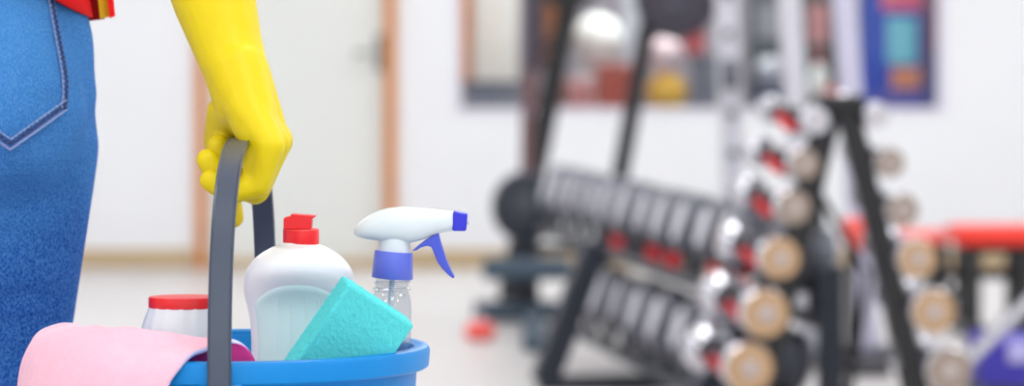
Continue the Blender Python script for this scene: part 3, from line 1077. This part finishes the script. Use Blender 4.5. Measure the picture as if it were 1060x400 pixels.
# white ribbed container with a red lid
JY = 2.625
yj = HY + (H - BF) * F / JY
jar = thing('white_container', P(191, yj, JY), 'white ribbed container with flat red lid behind the pink cloth', 'container')
n = 64
rg = []
for py, hw in [(yj, 40), (yj - 4, 43), (420, 46), (380, 46), (352, 45.5), (338, 43.5), (328, 40.5), (321, 37.5), (318, 36.5)]:
    c = P(191, py, JY)
    r = hw / F * JY
    rg.append([Vector((c.x + r * (1 + .018 * math.cos(16 * 2 * math.pi * k / n)) * math.cos(2 * math.pi * k / n), JY + r * (1 + .018 * math.cos(16 * 2 * math.pi * k / n)) * .95 * math.sin(2 * math.pi * k / n), c.z)) for k in range(n)])
MB().rings(rg).build('body', JARW, jar, world=True)
lid = MB()
lathe_px(lid, [(318.5, 36.6), (318, 37.2), (308.6, 37.2), (307.4, 36.4), (307, 33)], 191, JY, lambda y: .95, n=44)
lid.build('lid', REDCAP, jar, world=True)

# spray bottle
KY = 2.55
yk = HY + (H - BF) * F / KY
sp = thing('spray_bottle', P(395, yk, KY), 'clear spray bottle with white and blue trigger head in the bucket', 'bottle')


def tilt_x(py):
    return 407.5 - max(0, py - 262) * .055


m = MB()
rg = []
for py, hw in fine([(yk, 17), (yk - 4, 20), (yk - 40, 22.5), (420, 22.8), (372, 22.8), (345, 22.4), (325, 21.6), (312, 20.6), (305, 18.4), (301.5, 17.2), (300.5, 19.4), (298.5, 19.4), (297.5, 17.2), (294, 17.2), (293, 18.6), (291.5, 18.6), (290.5, 17.0), (286, 17.0)], 3):
    c = P(tilt_x(py), py, KY)
    r = hw / F * KY
    rg.append([Vector((c.x + r * math.cos(2 * math.pi * k / 36), KY + r * math.sin(2 * math.pi * k / 36) * .95, c.z)) for k in range(36)])
m.rings(rg).build('bottle', CLEAR, sp, world=True)
m = MB().tube([P(tilt_x(yk - 6) + 1, yk - 6, KY), P(tilt_x(350), 350, KY), P(tilt_x(290), 288, KY)], .0022, 10)
m.build('dip_tube', mat('dip_tube_plastic', (210, 216, 226), .4), sp, world=True)
# collar
rg = []
for py, hw in ((288.5, 20.6), (287.6, 21.2), (262, 19.7), (260.4, 19.0)):
    c = P(tilt_x(py), py, KY)
    r = hw / F * KY
    rg.append([Vector((c.x + r * (1 + .012 * (k % 2)) * math.cos(2 * math.pi * k / 48), KY + r * (1 + .012 * (k % 2)) * math.sin(2 * math.pi * k / 48), c.z + .0008 * math.cos(2 * math.pi * k / 48) * -1.4)) for k in range(48)])
MB().rings(rg).build('collar', COLLAR, sp, world=True)
# head: rounded sections swept along x
m = MB()
rg = []
for px_, tp, bt, hw in ((366.3, 238.5, 242.5, .002), (367.5, 236, 244, .0055), (371, 231.5, 245.8, .0085), (377, 226.5, 247.2, .0108), (384, 222, 248.4, .0122), (392, 218.2, 249.6, .0128), (402, 215.4, 251, .0130), (414, 214.3, 252, .0128),
                        (426, 214.6, 251.5, .0120), (437, 215.4, 248.6, .0108), (447, 216.4, 244.6, .0096), (457, 217.5, 241.2, .0086), (468.5, 218.9, 239.2, .0080), (470, 219.2, 239.1, .0076)):
    c0, c1 = P(px_, tp, KY), P(px_, bt, KY)
    cz, hh = (c0.z + c1.z) / 2, (c0.z - c1.z) / 2
    sec = []
    for k in range(28):
        a = 2 * math.pi * k / 28
        ca, sa = math.cos(a), math.sin(a)
        pw = .72
        # narrower along the top ridge than along the belly
        wv = hw * (1 - .28 * max(0, sa))
        sec.append(Vector((c0.x, KY + math.copysign(abs(ca) ** pw, ca) * wv, cz + math.copysign(abs(sa) ** pw, sa) * hh)))
    rg.append(sec)
m.rings(rg)
m.build('sprayer_head', SPRAYW, sp, world=True)
m = MB()
lathe_px(m, [(262, 16.8), (256, 16.2), (250, 16.0), (245, 15)], 408.5, KY, lambda y: .95, n=32)
m.build('neck', SPRAYW, sp, world=True)
poly0 = [P(x, y, KY - .0085) for x, y in ((469, 218.6), (484, 221.6), (482.6, 239.6), (468, 239.4))]
MB().prism(poly0, (0, .017, 0)).build('nozzle', NOZZ, sp, bevel=.0014, seg=3, world=True)
q = P(483.6, 230, KY)
MB().tube([q + Vector((-.002, 0, 0)), q + Vector((.0012, 0, .0))], .002, 12).build('nozzle_hole', SPRAYW, sp, world=True)
pts = [(426, 260.5), (433, 254.5), (440, 249), (447, 245), (454, 241.5), (455.5, 248), (458.5, 258), (462, 269), (466.5, 279.5), (470.8, 287.4), (469, 288.8), (464.5, 285.5), (458, 279), (452.5, 271), (449, 262), (446.5, 256), (442, 254.8), (436, 256.5), (431, 259.5)]
poly = [P(x, y, KY - .0055) for x, y in pts]
MB().prism(poly, (0, .011, 0)).build('trigger', TRIG, sp, bevel=.0012, seg=3, world=True)

# sponge
GYs = 2.462
A0, A1 = P(362, 293, GYs), P(429, 339.5, GYs)
e1 = (A1 - A0)
w1 = e1.length
e1.normalize()
e2 = Vector((e1.z, 0, -e1.x))
if e2.z > 0:
    e2 = -e2
yaw = R(17)
# turn about e2 so that the long left side shows
fn = Vector((0, -1, 0))
rot = Matrix.Rotation(yaw, 3, e2)
e1r = rot @ e1
if e1r.y < 0:
    rot = Matrix.Rotation(-yaw, 3, e2)
    e1r = rot @ e1
e3 = e1r.cross(e2).normalized()
if e3.y < 0:
    e3 = -e3
w1 = w1 / math.cos(yaw)
L1, T1 = .098, .028
spg = thing('kitchen_sponge', A0 + e2 * L1, 'aqua rectangular sponge leaning tilted against the soap bottle', 'sponge')
bm = bmesh.new()
nu, nv, nt_ = 26, 40, 10
vid = {}


def sv(i, j, k):
    key = (i, j, k)
    if key not in vid:
        p = A0 + e1r * (w1 * i / nu) + e2 * (L1 * j / nv) + e3 * (T1 * k / nt_)
        # soft corners and a slightly pinched outline
        cx, cy_, cz_ = (2 * i / nu - 1), (2 * j / nv - 1), (2 * k / nt_ - 1)
        for (a, b, ea, eb, la, lb) in ((cx, cz_, e1r, e3, w1, T1), (cy_, cz_, e2, e3, L1, T1), (cx, cy_, e1r, e2, w1, L1)):
            da, db = (1 - abs(a)) * la / 2, (1 - abs(b)) * lb / 2
            rr = .0025
            if da < rr and db < rr:
                k_ = (1 - math.hypot(rr - da, rr - db) / (rr * 1.414)) * 0
                pull = max(0, math.hypot(rr - da, rr - db) - rr) * .7
                p = p - ea * math.copysign(pull, a) - eb * math.copysign(pull, b)
        p = p + Vector((random.uniform(-1, 1), random.uniform(-1, 1), random.uniform(-1, 1))) * .00022
        vid[key] = bm.verts.new(p)
    return vid[key]


for (na, nb, f) in ((nu, nv, lambda a, b: (a, b, 0)), (nu, nv, lambda a, b: (a, b, nt_)), (nu, nt_, lambda a, b: (a, 0, b)), (nu, nt_, lambda a, b: (a, nv, b)), (nv, nt_, lambda a, b: (0, a, b)), (nv, nt_, lambda a, b: (nu, a, b))):
    for a in range(na):
        for b in range(nb):
            bm.faces.new([sv(*f(a, b)), sv(*f(a + 1, b)), sv(*f(a + 1, b + 1)), sv(*f(a, b + 1))])
bmesh.ops.recalc_face_normals(bm, faces=bm.faces)
me = bpy.data.meshes.new('foam_block')
bm.to_mesh(me)
bm.free()
me.materials.append(SPONGE)
link(bpy.data.objects.new('foam_block', me), spg, world=True)

# pink cloth hanging over the left of the rim
clo = thing('pink_cloth', (BC.x - .15, BC.y - .03, zt - .1), 'pale pink cloth draped over the rim of the blue bucket', 'cloth')
NS, NTt = 46, 60
prof = [(-.062, -.052), (-.054, -.030), (-.046, -.004), (-.036, .010), (-.024, .0145), (-.010, .0115), (-.001, .0065), (.0050, -.004), (.0085, -.016), (.0105, -.034), (.0130, -.060), (.0160, -.110)]
near = [(-.060, -.030, -72), (-.055, -.012, -74), (-.0515, -.001, -76), (-.0495, .008, -80), (-.046, .0125, -85), (-.040, .0115, -89), (-.024, .0075, -94), (-.005, .0060, -96.5), (.0050, -.003, -99), (.0085, -.016, -102), (.0110, -.034, -104), (.0170, -.090, -107)]


def crv(tb, s):
    x = s * (len(tb) - 1)
    i = min(int(x), len(tb) - 2)
    f = x - i
    p0, p1, p2, p3 = tb[max(0, i - 1)], tb[i], tb[i + 1], tb[min(len(tb) - 1, i + 2)]
    return tuple(0.5 * ((2 * p1[q]) + (-p0[q] + p2[q]) * f + (2 * p0[q] - 5 * p1[q] + 4 * p2[q] - p3[q]) * f * f + (-p0[q] + 3 * p1[q] - 3 * p2[q] + p3[q]) * f ** 3) for q in range(len(p1)))


gr = []
for i in range(NS + 1):
    s = i / NS
    r_, z_ = crv(prof, s)
    rn, zn, th0 = crv(near, s)
    th1 = -190
    row = []
    for j in range(NTt + 1):
        f = j / NTt
        th = th0 + (th1 - th0) * f
        k_ = min(1, f / .38)
        k_ = k_ * k_ * (3 - 2 * k_)
        bulge = .0085 * math.exp(-((th + 128) / 26) ** 2) * max(0, 1 - abs(s - .40) / .4)
        wav = (.0009 * math.sin(th * .17 + s * 5) + .0006 * math.sin(th * .41 + 1)) * k_
        rr = RO + rn + (r_ - rn) * k_ + max(0, wav)
        row.append(Vector((BC.x + rr * math.cos(R(th)), BC.y + rr * math.sin(R(th)), zt + zn + (z_ - zn) * k_ + bulge + wav)))
    gr.append(row)
m = MB().rings(gr, cap=False, closed=False)
me = m.mesh('sheet', [PINK, PINKU, PINKE])
sh = link(bpy.data.objects.new('sheet', me), clo, world=True)
so = sh.modifiers.new('thickness', 'SOLIDIFY')
so.thickness, so.material_offset, so.material_offset_rim, so.use_rim = .0036, 1, 2, True
FLIP = False
c_ = gr[NS // 2][NTt // 2]
nn = me.polygons[(NS // 2) * NTt + NTt // 2].normal
so.offset = -1 if nn.z > 0 else 1
if nn.z < 0:
    me.flip_normals()
    so.offset = -1

# ================================================================== THE PERSON
XC, PY_ = -.505, 2.765
per = thing('person', (XC, PY_, 0), 'person in blue jeans and red top seen from behind, yellow glove gripping the bucket handle', 'person')


def mir(p):
    return Vector((2 * XC - p[0], p[1], p[2]))


# jeans
caps = []
hipR = [((-.4265, PY_ + .005, .842), .0885), ((-.4405, PY_ + .010, .690), .0790), ((-.450, PY_ - .005, .46), .0600), ((-.452, PY_ + .02, .26), .0560), ((-.454, PY_ + .02, .075), .0520)]
for k in range(4):
    (p, r), (q, r2) = hipR[k], hipR[k + 1]
    caps.append((p, r, q, r2))
    caps.append((mir(p), r, mir(q), r2))
for z, x, r, dy in ((.885, -.431, .0920, 0), (.916, -.4335, .0925, .002), (.945, -.437, .0905, .005), (1.0, -.444, .088, .012), (1.04, -.447, .086, .012), (1.07, -.448, .085, .012)):
    caps.append(((x, PY_ + dy, z), r, (2 * XC - x, PY_ + dy, z), r))
for s_ in (1, -1):
    a = Vector((-.425, PY_ - .040, .868))
    b = Vector((-.435, PY_ - .030, .93))
    if s_ < 0:
        a, b = mir(a), mir(b)
    caps.append((a, .083, b, .078))
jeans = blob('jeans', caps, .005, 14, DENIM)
for v_ in jeans.data.vertices:                     # cloth folds under the seat and across the thigh
    if v_.co.x > XC and v_.co.y < PY_ + .06 and .66 < v_.co.z < .9:
        c_ = v_.co
        d_ = 0
        for z0, sl, am, sg in ((.806, .10, .0050, .009), (.770, -.16, .0030, .006), (.757, -.10, .0026, .005), (.718, .14, .0032, .007), (.700, .05, .0026, .006)):
            zz = z0 + sl * (c_.x + .40) + .004 * math.sin(c_.x * 60)
            d_ -= am * math.exp(-((c_.z - zz) / sg) ** 2) - .5 * am * math.exp(-((c_.z - zz - 2 * sg) / sg) ** 2)
        v_.co = c_ + v_.normal * d_ * .62 * max(0, -v_.normal.y) ** 1.5
jeans.parent = per
jeans.location = -Vector(per.location)
bvh = BVHTree.FromPolygons([v_.co.copy() for v_ in jeans.data.vertices], [tuple(p.vertices) for p in jeans.data.polygons])


def on_jeans(px_, py, off=.0):
    d_ = (P(px_, py, 1.0) - Vector((0, 0, H))).normalized()
    hit, nrm, _, _ = bvh.ray_cast(Vector((0, 0, H)), d_)
    if hit is None:
        hit, nrm = P(px_, py, 2.70), Vector((0, -1, 0))
    if nrm.dot(d_) > 0:
        nrm = -nrm
    return hit + nrm * off


# back pocket
PR = [(50, -22), (53, 0), (57, 22), (61, 44), (65, 64), (68, 84), (68, 100), (66, 115)]
TIPP = (10, 155)
PL = [(-46, -26), (-49, 0), (-51, 22), (-53, 44), (-54, 64), (-54, 84), (-52, 98), (-48, 113)]


def edge_at(tb, y):
    for i in range(len(tb) - 1):
        if tb[i][1] <= y <= tb[i + 1][1]:
            f = (y - tb[i][1]) / (tb[i + 1][1] - tb[i][1])
            return tb[i][0] + (tb[i + 1][0] - tb[i][0]) * f
    return tb[-1][0]


def pocket_grid(inset, off):
    g = []
    NR, NC = 40, 24
    for j in range(NR + 1):
        row = []
        for i in range(NC + 1):
            f = i / NC
            # bottom outline is a V to the tip
            tx = TIPP[0]
            xb = PL[-1][0] + (PR[-1][0] - PL[-1][0]) * f
            if xb < tx:
                yb_ = PL[-1][1] + (TIPP[1] - PL[-1][1]) * (xb - PL[-1][0]) / (tx - PL[-1][0])
            else:
                yb_ = PR[-1][1] + (TIPP[1] - PR[-1][1]) * (PR[-1][0] - xb) / (PR[-1][0] - tx)
            y = -22 + (yb_ + 22) * j / NR
            x = edge_at(PL, min(y, 113)) + (edge_at(PR, min(y, 115)) - edge_at(PL, min(y, 113))) * f
            if j == NR:
                x = xb
            o_ = off if 0 < i < NC and 0 < j < NR else .0002
            row.append(on_jeans(x, y, o_))
        g.append(row)
    return g


pk = MB().rings(pocket_grid(0, .0026), cap=False, closed=False).build('back_pocket', DENIM, jeans)


def ribbon(name, pts, wpx, off, material, parent):
    m = MB()
    rows_ = []
    for i, (x, y) in enumerate(pts):
        a, b = pts[max(0, i - 1)], pts[min(len(pts) - 1, i + 1)]
        dx, dy = b[0] - a[0], b[1] - a[1]
        l_ = math.hypot(dx, dy)
        nx, ny = -dy / l_, dx / l_
        rows_.append([on_jeans(x + nx * wpx * q, y + ny * wpx * q, off * (1 - .8 * abs(q * 2))) for q in (-.5, -.25, 0, .25, .5)])
    m.rings(rows_, cap=False, closed=False)
    return m.build(name, material, parent)


def resample(pts, step):
    out = []
    for i in range(len(pts) - 1):
        n_ = max(1, int(math.hypot(pts[i + 1][0] - pts[i][0], pts[i + 1][1] - pts[i][1]) / step))
        for k in range(n_):
            f = k / n_
            out.append((pts[i][0] + (pts[i + 1][0] - pts[i][0]) * f, pts[i][1] + (pts[i + 1][1] - pts[i][1]) * f))
    out.append(pts[-1])
    return out


bott = resample([PL[-1], TIPP, PR[-1]], 3)
ribbon('pocket_hem', [(x, y - 1.0) for x, y in bott], 4.2, .0044, HEMM, jeans)
ribbon('pocket_edge', [(x - .4, y) for x, y in resample(PR, 4)], 2.2, .0036, mat('worn_edge', (96, 140, 200), .85, spec=.1, var=.1, vscale=300), jeans)


def stitches(name, pts, inset, material):
    pts = resample(pts, 4.6)
    m = MB()
    for i in range(len(pts) - 1):
        a, b = pts[i], pts[i + 1]
        a2 = (a[0] + inset[0], a[1] + inset[1])
        b2 = (a[0] + (b[0] - a[0]) * .68 + inset[0], a[1] + (b[1] - a[1]) * .68 + inset[1])
        m.tube([on_jeans(a2[0], a2[1], .0032), on_jeans((a2[0] + b2[0]) / 2, (a2[1] + b2[1]) / 2, .0046), on_jeans(b2[0], b2[1], .0032)], .0009, 6)
    return m.build(name, material, pk)


stitches('stitching', [PL[-1], TIPP, PR[-1]], (0, -6.6), STIT)
stitches('stitching', [PL[-1], TIPP, PR[-1]], (0, -11.5), STIL)
stitches('stitching', PR, (-2.6, 0), STIT)
stitches('stitching', PR, (-6.2, 0), STIL)

for src in (pk, bpy.data.objects['pocket_hem'], bpy.data.objects['pocket_edge']):      # the other back pocket
    c_ = copy_tree(src)
    c_.scale = (-1, 1, 1)
    c_.location = (2 * XC, 0, 0)

# glove: forearm cuff, palm, four curled fingers and the thumb as one surface
G = []


def cap2(a, ra, b, rb):
    G.append((P(*a), ra, P(*b), rb))


fore = [((150, -215, 2.62), .0400), ((196, -82, 2.60), .0350), ((222, 0, 2.585), .0318), ((235, 45, 2.570), .0268), ((244, 72, 2.560), .0246), ((253, 104, 2.552), .0236)]
for k in range(len(fore) - 1):
    cap2(fore[k][0], fore[k][1], fore[k + 1][0], fore[k + 1][1])
Ys = [2.5125, 2.5345, 2.557, 2.579]
MCP = [(279, 152), (284.5, 149), (287, 146), (286, 143)]
PIP = [(267, 192), (266, 197.5), (264, 199), (262, 196)]
DIP = [(238, 200), (231, 193), (232, 184), (234, 178)]
TIP = [(217.5, 187), (214.5, 165.5), (226, 150), (231, 148)]
for k in range(4):
    Y = Ys[k]
    wr = (256, 112, 2.552 + (Y - 2.546) * .55)
    cap2(wr, .0165, (*MCP[k], Y), .0124 if k else .0118)
    cap2((*MCP[k], Y), .0120 if k else .0112, (*PIP[k], Y), .0100 if k else .0094)
    cap2((*PIP[k], Y), .0100 if k else .0094, (*DIP[k], Y), .0092 if k else .0088)
    cap2((*DIP[k], Y), .0092 if k else .0088, (*TIP[k], Y), .0086 if k else .0083)
cap2((245, 72, 2.556), .0238, (269, 143, 2.525), .0165)          # heel of the hand
cap2((247, 76, 2.556), .0240, (277, 143, 2.55), .0165)
cap2((244, 72, 2.560), .0240, (258, 118, 2.562), .0200)
cap2((273, 150, 2.521), .0150, (266.5, 188, 2.518), .0120)         # fleshy edge over the little finger
cap2((250, 112, 2.565), .0190, (232, 124, 2.588), .0135)          # ball of the thumb
cap2((232, 116, 2.582), .0135, (227, 146, 2.603), .0122)
cap2((227, 146, 2.603), .0122, (233, 186, 2.613), .0102)
cap2((233, 186, 2.613), .0102, (241, 225, 2.612), .0088)
glove = blob('rubber_glove', G, .0016, 12, GLOVE)
glove.parent = per
glove.location = -Vector(per.location)
glove['label'] = 'long yellow rubber glove gripping the handle'
# rolled cuff bead
a, b = P(*fore[0][0]), P(*fore[1][0])
ax = (a - b).normalized()
q = ax.to_track_quat('Z', 'Y').to_matrix()
MB().tube([a + q @ Vector((.041 * math.cos(k * math.pi / 16), .041 * math.sin(k * math.pi / 16), 0)) for k in range(33)], .0025, 8, cap=False).build('cuff_bead', GLOVE, glove)
g2 = glove.copy()
COL.objects.link(g2)
g2.parent = per
g2.scale = (-1, 1, 1)
g2.location = (2 * XC - XC, -PY_ + .03, 0)
g2['label'] = 'yellow rubber glove on the other hand'

# body under the clothes (above the frame), red top, hair, shoes
eb = P(150, -215, 2.62)
sh_r = Vector((-.335, PY_ - .01, 1.38))
B = [((XC + .07, PY_ + .012, 1.06), .07, (XC - .07, PY_ + .012, 1.06), .07), ((XC + .065, PY_ + .01, 1.15), .08, (XC - .065, PY_ + .01, 1.15), .08),
     ((XC + .085, PY_ + .005, 1.28), .095, (XC - .085, PY_ + .005, 1.28), .095), ((XC + .13, PY_, 1.38), .055, (XC - .13, PY_, 1.38), .055),
     ((XC, PY_, 1.38), .06, (XC, PY_ + .01, 1.50), .047)]
for f_ in (lambda p: Vector(p), mir):
    B.append((f_(sh_r), .052, f_((eb + sh_r) / 2), .044))
    B.append((f_((eb + sh_r) / 2), .044, f_(eb), .036))
    B.append((f_(eb), .036, f_(P(200, -70, 2.598)), .028))
hz = 1.60
B += [((XC, PY_ - .005, hz + .02), .078, (XC, PY_ + .02, hz + .0), .074), ((XC, PY_ + .02, hz), .070, (XC, PY_ + .05, hz - .075), .034),
      ((XC, PY_ + .095, hz + .012), .009, (XC, PY_ + .110, hz - .022), .012), ((XC - .02, PY_ + .080, hz - .055), .010, (XC + .02, PY_ + .080, hz - .055), .010)]
for s_ in (-1, 1):
    B.append(((XC + s_ * .078, PY_ + .012, hz + .012), .014, (XC + s_ * .076, PY_ + .012, hz - .025), .010))
body = blob('body', B, .007, 4, SKIN)
body.parent = per
body.location = -Vector(per.location)
for s_ in (-1, 1):
    e_ = Vector((XC + s_ * .031, PY_ + .078, hz + .010))
    MB().lathe([(max(.0005, .012 * math.sin(math.pi * k / 8)), -.012 * math.cos(math.pi * k / 8)) for k in range(9)], Matrix.Translation(e_), n=12).build('eye', EYEM, body)
hair = blob('hair', [((XC, PY_ - .012, hz + .035), .088, (XC, PY_ - .03, hz - .01), .080), ((XC, PY_ - .05, hz - .02), .06, (XC, PY_ - .07, hz - .20), .045)], .008, 4, HAIRM)
hair.parent = per
hair.location = -Vector(per.location)
for s_ in (0, 1):
    x = hipR[-1][0][0] if s_ == 0 else 2 * XC - hipR[-1][0][0]
    sho = blob('shoe', [((x, PY_ - .01, .045), .042, (x, PY_ + .02, .07), .040), ((x, PY_ - .01, .043), .040, (x + (.01 if s_ == 0 else -.01), PY_ + .17, .036), .033)], .006, 4, SHOE)
    sho.parent = per
    sho.location = -Vector(per.location)

# red top: back shell with a curved hem, long sleeve-free sides, lining and yellow piping
m = MB()
NA, NZ = 72, 18


def hem(th):
    # th: 0 = right side of the body, -90 = back (towards the camera)
    d_ = (th + 360) % 360
    d_ = d_ - 360 if d_ > 180 else d_
    back = math.exp(-((d_ + 95) / 48) ** 2)
    return .947 + .115 * back + (.05 * math.exp(-((d_ - 180) / 60) ** 2) if d_ > 90 else 0)


rg = []
for j in range(NZ + 1):
    f = j / NZ
    row = []
    for i in range(NA):
        th = 360 * i / NA
        z = hem(th) + (1.36 - hem(th)) * f
        k = max(0, min(1, (z - .93) / .43))
        a_ = .158 - .020 * math.sin(math.pi * min(1, k * 1.5)) * .6 + .020 * max(0, k - .6)
        b_ = .140 - .010 * math.sin(math.pi * k)
        flare = 1 + .035 * (1 - f) ** 3 + .008 * math.sin(5 * R(th)) * (1 - f)
        row.append(Vector((XC + a_ * flare * math.cos(R(th)), PY_ + b_ * flare * math.sin(R(th)), z)))
    rg.append(row)
m.rings(rg, cap=False)
shirt = m.build('red_top', [REDSH, DRED], per, world=True)
so = shirt.modifiers.new('thickness', 'SOLIDIFY')
so.thickness, so.material_offset, so.offset = .003, 1, -1
# side flap standing off the hip: lining, yellow trim, red edge
YF = 2.775


def strip(name, xs, ys, Y, material, dep=.004):
    (x0, x1), (y0, y1) = xs, ys
    a, b = P(x0, y0, Y), P(x1, y1, Y + .004)
    tp0, tp1 = P(x0 - 11, -90, Y + .002), P(x1 - 11, -90, Y + .006)
    poly = [a, b, tp1, tp0]
    return MB().prism(poly, (0, dep, 0)).build(name, material, shirt)


strip('flap_lining', (86, 108), (22.5, 19.6), YF + .004, DRED)
strip('yellow_piping', (103.5, 114), (19.0, 17.6), YF, YTRIM)
strip('flap_edge', (113.4, 118.6), (18.6, 16.6), YF - .002, REDSH, .006)
# sleeve stubs
for f_ in (lambda p: Vector(p), mir):
    a, b = f_(sh_r + Vector((-.01, 0, .005))), f_(sh_r + (eb - sh_r) * .93)
    MB().tube([a + Vector((0, 0, .02)), a, (a + b) / 2, b], [.045, .064, .058, .051], 20).build('sleeve', REDSH, shirt)
